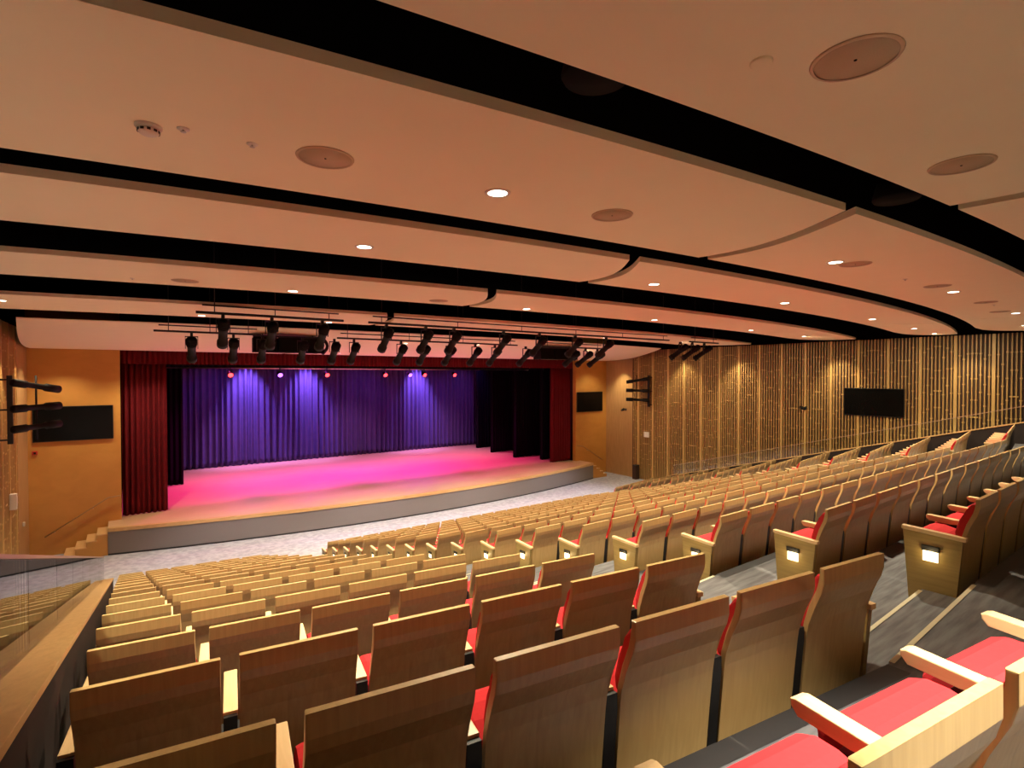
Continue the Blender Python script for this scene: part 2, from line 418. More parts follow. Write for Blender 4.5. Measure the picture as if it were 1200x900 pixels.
for dep, k, bi, bn, j, n, x, y, z, th, kind in seats:         # the small lamps in the nearest end panels
    if bi == 1 and j == 0 and k <= 7:
        l = bpy.data.lights.new('aisle_lamp', 'POINT'); l.energy = .6; l.color = (1, .78, .40); l.shadow_soft_size = .02
        o = bpy.data.objects.new('aisle_lamp', l); COL.objects.link(o); o.location = (x - HX - .06, y + .27, z + .405)

# ------------------------------------------------------------------ parapets with glass
def parapet(side, xi, xo, zp, zg, y0, y1, name, lab, gname):
    sl = -0.2783
    bm = bmesh.new()
    a, b = min(xi, xo) + .015, max(xi, xo) - .015
    vs = []
    for y in (y0, y1):
        zb = max(-1.32 + sl*y - 0.9, ZF) if y > 0 else -1.9
        zt = zp + sl*y - .03
        vs.append([bm.verts.new(p) for p in ((a, y, zb), (b, y, zb), (b, y, zt), (a, y, zt))])
    for i in range(4): bm.faces.new((vs[0][i], vs[0][(i+1) % 4], vs[1][(i+1) % 4], vs[1][i]))
    bm.faces.new(vs[0]); bm.faces.new(vs[1][::-1])
    w = tag(to_obj(name, bm, M['parapet']), lab, 'parapet', kind='structure')
    bm = bmesh.new(); a, b = min(xi, xo), max(xi, xo)
    prism(bm, [(y0, zp + sl*y0 - .035), (y0, zp + sl*y0), (y1 + .02, zp + sl*y1), (y1 + .02, zp + sl*y1 - .035)], 'x', a, b, 0, 0.003)
    c = to_obj('trim_cap', bm, M['capwood'], w); c['label'] = 'oak cap board'
    g = empty('glass_balustrade', ((xi + xo)/2, y0, zp + sl*y0)); gx = xo + (0.03 if xo < xi else -0.03) - (xi + xo)/2
    tag(g, gname, 'balustrade', 'glass balustrades')
    npan = 12; L = (y1 - .15 - y0)/npan
    for i in range(npan):
        bm = bmesh.new(); p0 = i*L + .006; p1 = (i+1)*L - .006
        vv = [(p0, sl*p0 - .005), (p1, sl*p1 - .005), (p1, sl*p1 + zg - zp), (p0, sl*p0 + zg - zp)]
        prism(bm, vv, 'x', gx - .006, gx + .006)
        to_obj('glass_pane', bm, M['glass'], g)
    bm = bmesh.new()
    q = y1 - .15 - y0
    prism(bm, [(0, zg - zp), (0, zg - zp + .022), (q, sl*q + zg - zp + .022), (q, sl*q + zg - zp)], 'x', gx - .013, gx + .013)
    to_obj('top_rail', bm, M['railtop'], g)
parapet('l', PIN, POUT, -0.46, 0.085, -2.0, 16.45, 'wall_parapet_left', 'dark parapet with wide oak cap beside the near seats',
        'clear glass balustrade standing on the oak-capped parapet beside the camera')
parapet('r', QIN, QOUT, -0.31, 0.14, 0.5, 16.45, 'wall_parapet_right', 'low dark parapet with oak cap beyond the far block of seats',
        'clear glass balustrade with thin rail in front of the slatted wall')

# ------------------------------------------------------------------ walls
def slab(name, x0, x1, y0, y1, z0, z1, mat, lab, cat='wall', parent=None):
    bm = bmesh.new(); box(bm, x0, x1, y0, y1, z0, z1)
    o = to_obj(name, bm, mat, parent)
    if parent is None: tag(o, lab, cat, kind='structure')
    return o
ZV = 2.6
wr = slab('wall_right', XR, XR + .2, YB, 36, ZF - .3, 1.40, M['slatback'], 'tall side wall clad in vertical oak slats with stepped blocks')
wl = slab('wall_left', XL - .2, XL, YB, 36, ZF - .3, 1.40, M['slatback'], 'oak clad side wall beyond the glass balustrade')
slab('wall_right_upper', XR, XR + .2, YB, 36, 1.40, 5.0, M['void'], 'black upper part of the far side wall above the ceiling panels')
slab('wall_left_upper', XL - .2, XL, YB, 36, 1.40, 5.0, M['void'], 'black upper part of the near side wall above the ceiling panels')
slab('wall_back', XL - .2, XR + .2, YB - .2, YB, ZF - .3, ZV, M['ochre'], 'ochre wall behind the last row of seats')
def cladding(xw, sg, wall, y0, y1, post0):
    zt = 1.40
    # flat boards near the stage
    bm = bmesh.new(); box(bm, min(xw, xw + sg*.03), max(xw, xw + sg*.03), 20.95, YF, ZF, zt); to_obj('flat_panel', bm, M['flatwood'], wall)
    bm = bmesh.new(); bb = bmesh.new(); pp = bmesh.new()
    pitch = 1.03/9
    n0 = int((y0 - post0)/1.03) - 1; n1 = int((20.9 - post0)/1.03)
    for b in range(n0, n1 + 1):
        yp = post0 + b*1.03
        if yp < y0: continue
        x0, x1 = sorted((xw + sg*.0, xw + sg*.075)); box(pp, x0, x1, yp - .045, yp + .045, ZF, zt)
        for s in range(1, 9):
            y = yp + s*pitch
            if y > 20.9: continue
            x0, x1 = sorted((xw + sg*.0, xw + sg*.06)); box(bm, x0, x1, y - .019, y + .019, ZF, zt)
            # connector blocks climb and fall from slat to slat, mirrored about the bay
            c = min(s, 9 - s)
            zz = ZF + 0.35 + (b % 2)*0.22 + (0.27*c if (b % 3) else 0.27*(5 - c))
            q = 0
            while zz < zt - .3:
                x0, x1 = sorted((xw + sg*.0, xw + sg*.066)); wd = pitch if (c == 4 and q % 4 == 1) else .03
                box(bb, x0, x1, y - .033 - (.0 if wd < .1 else .02), y + .033 + (.0 if wd < .1 else .02), zz, zz + .042)
                zz += 0.60 + 0.14*((q + b + c) % 3); q += 1
    to_obj('slats', bm, M['slat'], wall); to_obj('slat_blocks', bb, M['post'], wall); to_obj('slat_posts', pp, M['post'], wall)
cladding(XR, -1, wr, 0.0, YF, 5.03)
cladding(XL, 1, wl, 12.0, YF, 5.03)
# walls either side of the stage opening, and header
XPL, XPR = -0.15, 21.34
slab('wall_front_left', XL, XPL, YF, YF + .25, ZF, ZV, M['ochre'], 'plain ochre wall panel beside the stage, behind the small stage steps')
slab('wall_front_right', XPR, XR, YF, YF + .25, ZF, ZV, M['ochre'], 'plain ochre wall panel between far red curtain and slatted wall')
slab('wall_front_header', XPL, XPR, YF + .75, YF + .95, 0.60, ZV, M['blackmatte'], 'black header wall above the stage opening')
# stage house
slab('wall_stage_back', XL, XR, 34.6, 34.8, ZF, 5.0, M['void'], 'black wall at the back of the stage')
slab('ceiling_stage', XL, XR, YF + .9, 34.8, 4.6, 4.8, M['void'], 'black ceiling above the stage', 'ceiling')
slab('ceiling', XL - .2, XR + .2, YB - .2, YF + .9, ZV, ZV + .1, M['void'], 'black void above the suspended ceiling panels', 'ceiling')

# ------------------------------------------------------------------ stage
def lip_y(x): return 20.58 + 45.0 - math.sqrt(45.0**2 - (x - XM)**2)
SX0, SX1 = -0.52, 21.72
bm = bmesh.new(); st = xs_line(SX0, SX1, 40)
strip(bm, [(x, lip_y(x) + .02, ZS) for x in st], [(x, YF - .01, ZS) for x in st])
box(bm, XPL, XPR, YF - .01, 34.6, ZS - .06, ZS)
sf = tag(to_obj('floor_stage', bm, M['stagewood']), 'timber stage floor washed in pink light', 'stage floor', kind='structure')
bm = bmesh.new()
A = [(x, lip_y(x) - .03, ZS + .002) for x in st]; B = [(x, lip_y(x) + .16, ZS + .002) for x in st]
strip(bm, A, B); strip(bm, A, [(p[0], p[1], ZS - .12) for p in A]); strip(bm, [(p[0], p[1], ZS - .12) for p in A], [(p[0], p[1] + .05, ZS - .12) for p in A])
o = to_obj('trim_stage_lip', bm, M['lipwood'], sf); o['label'] = 'pale oak lip'
bm = bmesh.new(); A = [(x, lip_y(x), ZS - .10) for x in st]; strip(bm, A, [(p[0], p[1], ZF) for p in A])
for e in (0, -1):
    x = st[e]; vs = [bm.verts.new(p) for p in ((x, lip_y(x), ZF), (x, YF, ZF), (x, YF, ZS), (x, lip_y(x), ZS))]; bm.faces.new(vs)
o = to_obj('stage_fascia', bm, M['fascia'], sf); o['label'] = 'grey curved fascia'
# black base line
bm = bmesh.new(); A = [(x, lip_y(x) - .008, ZF + .05) for x in st]; strip(bm, A, [(p[0], p[1], ZF) for p in A]); o = to_obj('baseboard', bm, M['black'], sf)
# steps at each end of the stage
def steps(name, x0, sg, lab):
    t = tag(empty(name, (x0, 22.0, ZF)), lab, 'stage steps', 'stage steps')
    h = (ZS - ZF)/5
    for i in range(4):
        xa = -sg*(0.28*(4 - i)); xb = 0.0
        bm = bmesh.new(); a, b = sorted((xa, xa + sg*.28)); box(bm, a, b, 0.0, YF - 22.0 - .02, 0.0, h*(i+1) - .03)
        to_obj('riser', bm, M['ochre'], t)
        bm = bmesh.new(); a, b = sorted((xa - sg*.015, xa + sg*.285)); box(bm, a, b, -.012, YF - 22.0 - .02, h*(i+1) - .03, h*(i+1), 0, .003)
        to_obj('step_tread', bm, M['lipwood'], t)
steps('stage_steps', SX0, 1, 'small oak steps climbing to the stage beside the near ochre wall')
steps('stage_steps', SX1, -1, 'small oak steps climbing to the stage beside the far ochre wall')
def handrail(pts, lab):
    t = tag(empty('handrail', pts[0]), lab, 'handrail', 'stage step handrails'); P0 = Vector(pts[0])
    bm = bmesh.new(); tube(bm, [Vector(p) - P0 for p in pts], .022); to_obj('rail', bm, M['capwood'], t)
    for q in (0.15, 0.75):
        a, b = Vector(pts[0]), Vector(pts[1]); p = a.lerp(b, q) - P0
        bm = bmesh.new(); tube(bm, [p, p + Vector((0, 0, -.05)), p + Vector((0, .092, -.06))], .008, 6); to_obj('bracket', bm, M['metal'], t)
handrail([(-2.18, YF - .09, -5.30), (-.52, YF - .09, -4.22), (-.18, YF - .09, -4.19)], 'slim oak handrail sloping up the ochre wall behind the near stage steps')
handrail([(23.45, YF - .09, -5.13), (21.85, YF - .09, -4.20), (21.38, YF - .09, -4.12)], 'slim oak handrail sloping up the ochre wall by the far stage steps')

# ------------------------------------------------------------------ curtains
def curtain(name, x0, x1, y, z0, z1, mat, lab, pitch=.16, amp=.06, cat='curtain', group=None, x_dir=True, seed=1, thick=True):
    rnd = random.Random(seed); bm = bmesh.new()
    n = max(8, int(abs(x1 - x0)/pitch*8)); ph = 0.0; P = []
    for i in range(n+1):
        s = i/n; ph += (2*PI/8)*(1 + rnd.uniform(-.35, .35)); P.append((x0 + (x1-x0)*s, amp*math.sin(ph)*(1 + .3*math.sin(ph*.23))))
    zs = [z0 + (z1-z0)*q for q in (0, .03, .35, .7, 1.0)]
    rows = []
    for q, z in enumerate(zs):
        k = 1.15 - .35*(z - z0)/(z1 - z0)
        rows.append([bm.verts.new((p[0], y + p[1]*k, z) if x_dir else (y + p[1]*k, p[0], z)) for p in P])
    for a, b in zip(rows, rows[1:]):
        for i in range(n): bm.faces.new((a[i], a[i+1], b[i+1], b[i]))
    o = to_obj(name, bm, mat, smooth=True)
    md = o.modifiers.new('cloth', 'SOLIDIFY'); md.thickness = .012
    if lab: tag(o, lab, cat, group)
    return o
curtain('stage_curtain', -.12, 1.24, 23.55, ZS + .02, .95, M['redvelvet'], 'dark red velvet curtain gathered at the near end of the stage', .17, .075, group='red house curtains', seed=3)
curtain('stage_curtain', 19.85, 21.32, 23.55, ZS + .02, .90, M['redvelvet'], 'dark red velvet curtain gathered at the far end of the stage', .17, .075, group='red house curtains', seed=4)
curtain('stage_valance', -.12, 21.32, 23.33, .40, 1.0, M['redvelvet'], 'short dark red valance across the top of the stage', .15, .035, 'valance', seed=5)
curtain('back_curtain', 1.4, 21.5, 33.0, ZS + .02, 4.3, M['backcloth'], 'tall violet-lit pleated curtain across the back of the stage', .30, .10, seed=6)
for i, (x0, x1, y) in enumerate([(.3, 2.12, 28.75), (19.95, 21.2, 24.6), (19.15, 21.2, 26.2), (19.2, 21.3, 28.8), (19.6, 21.3, 31.2)]):
    side = 'near' if x0 < 5 else 'far'; q = ['first', 'first', 'second', 'third', 'fourth'][i]
    curtain('leg_curtain', x0, x1, y, ZS + .02, 4.3, M['blackcloth'], 'black masking curtain at the %s side of the stage, %s behind the red curtain' % (side, q), .2, .07,
            group='black masking curtains', seed=10+i)
curtain('border_curtain', XPL, XPR, 24.2, .30, 4.3, M['blackcloth'], 'black border cloth hanging behind the red valance', .25, .03, seed=31)
curtain('border_curtain', XPL, XPR, 28.2, .75, 4.3, M['blackcloth'], 'black border cloth deeper over the middle of the stage', .25, .03, seed=32)

# ------------------------------------------------------------------ ceiling panels
RC, XCC = 58.0, 8.6
def sag(x): return RC - math.sqrt(RC*RC - (x - XCC)**2)
SEAM = math.sin
def seam_a(t): return 4.62 + .56*math.sin(min(t, 1)*PI*.62)
def seam_b(t): return 16.55 - .56*math.sin(min(t, 1)*PI*.62)
def end_l(t): return -2.05
def end_r(t): return 18.9 + 2.5*math.sqrt(max(0, 1 - t**2.2)) if t < 1 else 18.9
def panel_piece(y0, y1, fa, fb, ga, gb, lab, zf=None, nt=14, nx=26, x_end_straight=False, straight_far=False, th=.06):
    bm = bmesh.new(); rows_b, rows_t = [], []
    for it in range(nt+1):
        t = it/nt; xa = fa(t) + ga; xb = fb(t) - gb; rb, rt = [], []
        for ix in range(nx+1):
            x = xa + (xb - xa)*ix/nx
            w = (1 - t) if straight_far else 1.0
            y = y0 + (y1 - y0)*t + sag(x)*w
            z = ZC if zf is None else zf(t)
            rb.append(bm.verts.new((x, y, z))); rt.append(bm.verts.new((x, y, z + th)))
        rows_b.append(rb); rows_t.append(rt)
    for it in range(nt):
        for ix in range(nx):
            bm.faces.new((rows_b[it][ix], rows_b[it+1][ix], rows_b[it+1][ix+1], rows_b[it][ix+1]))
            bm.faces.new((rows_t[it][ix], rows_t[it][ix+1], rows_t[it+1][ix+1], rows_t[it+1][ix]))
    for ix in range(nx):
        bm.faces.new((rows_b[0][ix], rows_b[0][ix+1], rows_t[0][ix+1], rows_t[0][ix])); bm.faces.new((rows_b[nt][ix+1], rows_b[nt][ix], rows_t[nt][ix], rows_t[nt][ix+1]))
    for it in range(nt):
        bm.faces.new((rows_b[it+1][0], rows_b[it][0], rows_t[it][0], rows_t[it+1][0])); bm.faces.new((rows_b[it][nx], rows_b[it+1][nx], rows_t[it+1][nx], rows_t[it][nx]))
    o = to_obj('ceiling_panel', bm, M['panel']); tag(o, lab, 'ceiling panel', 'suspended ceiling panels', 'structure'); return o
BANDS = [(-3.6, -2.0), (-1.6, 1.25), (1.74, 3.47), (3.97, 5.38), (6.88, 8.58), (10.87, 13.30)]
bn_ = ['behind the camera', 'directly over the camera', 'second band from the camera', 'third band from the camera', 'fourth band from the camera', 'fifth band from the camera']
for (y0, y1), nm in zip(BANDS, bn_):
    panel_piece(y0, y1, end_l, seam_a, 0, .0, 'near end of the peach curved ceiling band, ' + nm)
    panel_piece(y0, y1, seam_a, seam_b, .16, .0, 'middle of the peach curved ceiling band, ' + nm)
    panel_piece(y0, y1, seam_b, end_r, .05, 0, 'far end of the peach curved ceiling band, ' + nm)
def p6z(t): return .87 + (ZC - .87)*(1 - t)**2.2
def end_l6(t): return -2.0 - .50*math.sin(t*PI/2)
def end_r6(t): return 21.3 + 2.5*math.sin(t*PI/2)
panel_piece(15.47, 23.08, end_l6, seam_a, 0, 0, 'near end of the pinkish ceiling band dipping to the stage', p6z, straight_far=True, th=.02)
panel_piece(15.47, 23.08, seam_a, seam_b, .16, 0, 'middle of the pinkish ceiling band dipping to the stage', p6z, straight_far=True, th=.02)
panel_piece(15.47, 23.08, seam_b, end_r6, .05, 0, 'far end of the pinkish ceiling band dipping to the stage', p6z, straight_far=True, th=.02)
def band_z(x, y):
    yy = y - sag(x)
    if yy > 15.4: return p6z(min(1, (yy - 15.47)/7.61))
    return ZC

# ------------------------------------------------------------------ downlights
WARM = (1.0, 0.87, 0.63)
def spot(loc, power, size, blend, col, direction=(0, 0, -1), soft=.05, parent=None, name='lamp'):
    l = bpy.data.lights.new(name, 'SPOT'); l.energy = power; l.spot_size = math.radians(size); l.spot_blend = blend; l.color = col; l.shadow_soft_size = soft
    o = bpy.data.objects.new(name, l); COL.objects.link(o); o.location = loc
    o.rotation_euler = Vector(direction).to_track_quat('-Z', 'Y').to_euler(); return o
def make_downlight():
    t = empty('downlight')
    bm = bmesh.new(); lathe(bm, [(.070, .002), (.070, -.006), (.092, -.006), (.094, .002)], 28); to_obj('trim_ring', bm, M['white'], t)
    bm = bmesh.new(); lathe(bm, [(0, -.003), (.070, -.003), (.070, .0)], 28); to_obj('lens', bm, M['lamp'], t)
    return t
DL = [  # x, y, power factor, where
 (2.16, 3.15, 'second'), (6.62, 2.79, 'second'), (10.47, 2.70, 'second'), (15.14, 2.86, 'second'), (19.0, 3.4, 'second'),
 (1.97, 5.26, 'third'), (6.13, 4.99, 'third'), (9.63, 4.90, 'third'), (14.06, 5.12, 'third'), (17.83, 5.46, 'third'), (20.5, 5.75, 'third'),
 (2.11, 8.67, 'fourth'), (6.39, 8.32, 'fourth'), (10.12, 8.22, 'fourth'), (14.69, 8.45, 'fourth'), (18.37, 8.70, 'fourth'),
 (-1.74, 12.74, 'fifth'), (1.36, 13.40, 'fifth'), (4.08, 13.30, 'fifth'), (6.52, 12.71, 'fifth'), (10.4, 12.6, 'fifth'), (13.54, 13.15, 'fifth'), (17.6, 13.0, 'fifth'),
 (7.94, 17.28, 'last'), (10.73, 16.96, 'last'), (14.26, 17.10, 'last'), (16.91, 17.63, 'last'), (3.9, 17.4, 'last'),
 (-1.65, 21.82, 'last'), (.74, 21.98, 'last'), (7.01, 21.51, 'last'), (22.3, 21.9, 'last'),
 (-1.6, 3.4, 'second'), (-1.6, 5.5, 'third'), (-1.6, 8.9, 'fourth'),  # unseen, added over the near passage to brighten the ceiling there
 (-1.0, -2.75, 'rear'), (1.7, -2.85, 'rear'), (5.6, -2.9, 'rear'),  # unseen, added behind the camera to light the seat backs
 (1.8, -.25, 'overhead'), (6.6, -1.15, 'overhead'), (10.5, -1.2, 'overhead'), (15.1, -1.0, 'overhead')]  # first inferred from the bright nearest row; the rest unseen, added for seat backs
dproto = None; cnt = {}
for x, y, bnm in DL:
    if dproto is None: dproto = make_downlight(); o = dproto
    else: o = copy_tree(dproto)
    o.location = (x, y, band_z(x, y) - .001); cnt[bnm] = cnt.get(bnm, 0) + 1
    tag(o, 'small glowing round downlight in the %s ceiling band, %s along from the camera side' % (bnm, ordn[cnt[bnm]-1]), 'downlight', 'downlights in the ceiling')
    pw = {'second': 800, 'third': 950, 'fourth': 1350, 'fifth': 1500, 'last': 1080, 'overhead': 800, 'rear': 620}[bnm]
    if y > 21: pw = 420
    if x < 0: pw *= .7
    spot((x, y, band_z(x, y) - .03), pw*(1.7 if (x, y) == (1.8, -.25) else 1), 68 if bnm == 'overhead' else 115, .5 if bnm == 'overhead' else .7, (1, .92, .76) if bnm == 'overhead' else WARM)
# wall washers close to the side walls
for y, p in ((21.6, 330), (17.3, 330), (14.2, 330), (9.8, 330), (5.6, 160)):
    spot((XR - .85, y, .80 if y > 19 else ZC + .02), p, 78, .8, (1, .84, .52), (.22, 0, -1))
for x, y, p in ((20.5, 5.75, 260), (19.0, 3.4, 160), (18.37, 8.7, 420), (17.6, 13.0, 560), (16.91, 17.63, 620)):  # extra spots added at existing downlights, aimed to brighten the slatted wall
    spot((x, y, band_z(x, y) - .04), p, 105, .9, (1, .84, .52), (1.3, .1, -1))
spot((XL + .7, 20.6, .80), 130, 75, .5, (1, .80, .50), (-.25, 0, -1))
spot((XL + .7, 18.0, .95), 200, 75, .5, (1, .80, .50), (-.25, 0, -1))

# ------------------------------------------------------------------ ceiling speakers, detectors, sprinklers
def disc_speaker(x, y, lab, r=.155):
    t = tag(empty('ceiling_speaker', (x, y, band_z(x, y))), lab, 'ceiling speaker', 'round ceiling speakers')
    bm = bmesh.new(); lathe(bm, [(r, .0), (r + .012, -.001), (r + .008, -.008), (r - .004, -.008)], 32); to_obj('rim', bm, M['seam'], t)
    bm = bmesh.new(); lathe(bm, [(0, -.006), (r, -.005), (r, 0)], 32); to_obj('grille', bm, M['grille'], t)
    bm = bmesh.new(); lathe(bm, [(0, -.010), (.006, -.009), (.007, -.005)], 8); to_obj('centre_screw', bm, M['fixture'], t)
for x, y, lab in ((2.44, .96, 'largest round speaker grille, in the ceiling panel over the camera'), (4.19, 1.05, 'round speaker grille near the seam of the overhead ceiling panel'),
                  (3.21, 3.04, 'round speaker grille beside the brightest downlight in the second band'), (.98, 3.25, 'round speaker grille near the smoke detector in the second band'),
                  (6.92, 2.70, 'round speaker grille touching a downlight past the second band seam'), (9.59, 2.66, 'small round speaker grille just before a downlight in the second band'),
                  (12.41, 2.74, 'flat round speaker grille beyond the detector in the second band'), (14.48, 2.97, 'farthest round speaker grille in the second band'),
                  (.68, 8.60, 'faint round speaker grille in the fourth band near the parapet'), (4.44, 8.30, 'faint round speaker grille before the seam in the fourth band')):
    disc_speaker(x, y, lab)
for x, y, lab in ((4.78, 1.585, 'dark round pendant disc hanging in the wide black gap near the panel seam'), (1.73, 1.735, 'dark round pendant disc hanging in the wide black gap above the camera')):
    t = tag(empty('pendant_speaker', (x, y, ZC + .035)), lab, 'pendant speaker', 'dark discs in the ceiling gap')
    bm = bmesh.new(); lathe(bm, [(0, 0), (.15, 0), (.16, .02), (.13, .14), (.05, .2), (0, .2)], 28); to_obj('body', bm, M['blackmatte'], t)
    bm = bmesh.new(); tube(bm, [(0, 0, .2), (0, 0, ZV - ZC - .1)], .012, 8); to_obj('stem', bm, M['black'], t)
t = tag(empty('smoke_detector', (.11, 3.38, ZC)), 'slotted smoke detector under the second ceiling band near the parapet', 'smoke detector')
bm = bmesh.new(); lathe(bm, [(.062, .0), (.062, -.012), (.052, -.018), (.0, -.018)], 24); to_obj('base', bm, M['white'], t)
bm = bmesh.new(); lathe(bm, [(.046, -.016), (.048, -.036), (.036, -.046), (0, -.048)], 24); to_obj('cap', bm, M['white'], t)
for a in range(10):
    q = 2*PI*a/10; bm = bmesh.new(); box(bm, -.008, .008, -.003, .003, -.036, -.024)
    bmesh.ops.transform(bm, matrix=Matrix.Rotation(q, 4, 'Z') @ Matrix.Translation((0, .0485, 0)), verts=bm.verts); to_obj('slot', bm, M['black'], t)
def sprinkler(x, y, lab):
    t = tag(empty('ceiling_sprinkler', (x, y, band_z(x, y))), lab, 'sprinkler', 'ceiling sprinklers')
    bm = bmesh.new(); lathe(bm, [(.030, 0), (.030, -.004), (.012, -.007), (.0, -.007)], 18); to_obj('escutcheon', bm, M['white'], t)
    bm = bmesh.new(); lathe(bm, [(.005, -.006), (.005, -.016), (.014, -.017), (.014, -.019), (0, -.019)], 14); to_obj('deflector', bm, M['metal'], t)
sprinkler(.26, 3.31, 'tiny sprinkler head just beside the smoke detector')
sprinkler(.59, 3.30, 'tiny sprinkler head between smoke detector and round speaker')
sprinkler(8.56, 2.73, 'sprinkler head between two speakers farther along the second band')
sprinkler(12.99, 2.75, 'sprinkler head near the far speakers of the second band')
sprinkler(.09, 8.80, 'sprinkler head in the fourth ceiling band by the near wall')
t = tag(empty('ceiling_cover', (2.15, 1.20, ZC)), 'small flat round cover plate beside the largest ceiling speaker', 'cover plate')
bm = bmesh.new(); lathe(bm, [(.045, 0), (.045, -.006), (.04, -.010), (0, -.010)], 24); to_obj('plate', bm, M['panel'], t)

# ------------------------------------------------------------------ stage lighting bars and spotlights
def bar(x0, x1, y, z, lab, n):
    t = tag(empty('lighting_bar', (x0, y, z)), lab, 'lighting bar', 'lighting bars')
    bm = bmesh.new(); tube(bm, [(0, 0, 0), (x1 - x0, 0, 0)], .026, 10); to_obj('pipe', bm, M['black'], t)
    bm = bmesh.new(); tube(bm, [(0.1, 0, .14), (x1 - x0 - .1, 0, .14)], .016, 8); to_obj('cable_run', bm, M['black'], t)
    for i in range(n):
        q = .3 + (x1 - x0 - .6)*i/(n-1)
        bm = bmesh.new(); tube(bm, [(q, 0, 0), (q, 0, ZV - z)], .009, 6); to_obj('hanger', bm, M['black'], t)
B1Y, B1Z, B2Y, B2Z = 11.25, 1.15, 15.25, 1.06
bar(1.05, 3.75, B1Y, B1Z, 'near lighting bar, first short length from the parapet side', 3)
bar(4.3, 14.6, B1Y, B1Z, 'near lighting bar, long middle length below the fifth band', 6)
bar(15.7, 17.4, B1Y, B1Z, 'near lighting bar, short far length with three spotlights', 2)
bar(.55, 2.9, B2Y, B2Z, 'lighting bar nearer the stage, first length from the parapet side', 3)
bar(4.9, 11.3, B2Y, B2Z, 'lighting bar nearer the stage, middle length', 4)
bar(12.4, 15.6, B2Y, B2Z, 'lighting bar nearer the stage, far length', 3)
def make_spot(sc):
    t = empty('stage_spotlight')
    T = Matrix.Rotation(math.radians(-90 - 40), 4, 'X')       # local +z -> forward and down
    bm = bmesh.new(); lathe(bm, [(0, -.25*sc), (.05*sc, -.25*sc), (.085*sc, -.22*sc), (.095*sc, .0), (.08*sc, .03*sc), (.08*sc, .36*sc), (.10*sc, .38*sc), (.10*sc, .50*sc), (.09*sc, .50*sc)], 18)
    for q in range(4):
        z = (-.20 + .04*q)*sc; lathe(bm, [(.09*sc, z), (.108*sc, z + .006), (.108*sc, z + .014), (.09*sc, z + .02)], 18)
    T = Matrix.Translation((0, -.06*sc, -.30*sc)) @ Matrix.Rotation(math.radians(-125), 4, 'X')
    bmesh.ops.transform(bm, matrix=T, verts=bm.verts); to_obj('body', bm, M['fixture'], t)
    bm = bmesh.new(); lathe(bm, [(0, .485*sc), (.09*sc, .48*sc), (.09*sc, .47*sc)], 18); bmesh.ops.transform(bm, matrix=T, verts=bm.verts); to_obj('lens', bm, M['screen'], t)
    bm = bmesh.new()
    for s in (-1, 1): box(bm, s*.115*sc - .006, s*.115*sc + .006, -.02, .02, -.36*sc, -.10*sc)
    box(bm, -.121*sc, .121*sc, -.02, .02, -.11*sc, -.09*sc); to_obj('yoke', bm, M['black'], t)
    bm = bmesh.new(); box(bm, -.03, .03, -.04, .04, -.10*sc, -.027, 0, .006); to_obj('clamp', bm, M['black'], t)
    return t
def xat(u, y):      # x on the plane y where pixel column u looks
    a = (u - 600)/FOC
    return y*(SY + a*CY)/(CY - a*SY)
sp1 = None; sp2 = None
for i, u in enumerate((262, 319, 378, 453, 499, 532, 590, 632, 674, 710, 797, 811, 825)):
    if sp1 is None: sp1 = make_spot(.98); o = sp1
    else: o = copy_tree(sp1)
    x = xat(u, B1Y); o.location = (x, B1Y, B1Z); o.rotation_euler = (0, 0, math.atan2(x - XM, 14.0)*(.85 if x > XM else .15))
    tag(o, 'black stage spotlight on the near lighting bar, %s from its near end' % ordn[i], 'spotlight', 'stage spotlights on the near bar')
for i, u in enumerate((225, 274, 308, 355, 392, 415, 470, 497, 527, 557, 580, 616, 671, 686, 700)):
    if sp2 is None: sp2 = make_spot(1.15); o = sp2
    else: o = copy_tree(sp2)
    x = xat(u, B2Y); o.location = (x, B2Y, B2Z); o.rotation_euler = (0, 0, math.atan2(x - XM, 12.0)*(.85 if x > XM else .15))
    tag(o, 'black stage spotlight on the bar nearer the stage, %s from its near end' % ordn[i], 'spotlight', 'stage spotlights on the bar nearer the stage')
def speaker_cluster(x, y, z, lab):
    t = tag(empty('speaker_cluster', (x, y, z)), lab, 'hanging speakers', 'hanging speaker clusters')
    for i in (-1, 0, 1):
        bm = bmesh.new(); prism(bm, [(-.30, 0), (.30, 0), (.26, .42), (-.26, .42)], 'x', -.31, .31, 0, .02)
        bmesh.ops.transform(bm, matrix=Matrix.Translation((i*.64, .04*abs(i), 0)) @ Matrix.Rotation(i*.12, 4, 'Z'), verts=bm.verts); to_obj('cabinet', bm, M['blackmatte'], t)
    bm = bmesh.new(); tube(bm, [(.98 + .16*math.sin(q/8*PI), .0, -.02 + q/8*.5) for q in range(9)], .05, 8); to_obj('side_frame', bm, M['black'], t)
    bm = bmesh.new(); box(bm, -.95, 1.0, -.03, .03, .43, .49); to_obj('top_frame', bm, M['black'], t)
    for q in (-.7, .7):
        bm = bmesh.new(); tube(bm, [(q, 0, .46), (q, 0, 1.35)], .01, 6); to_obj('hanger', bm, M['black'], t)
speaker_cluster(xat(338, 16.6) , 16.6, .66, 'black hanging speaker cluster near the parapet side of the stage')
speaker_cluster(xat(652, 16.6), 16.6, .64, 'black hanging speaker cluster toward the slatted wall side of the stage')

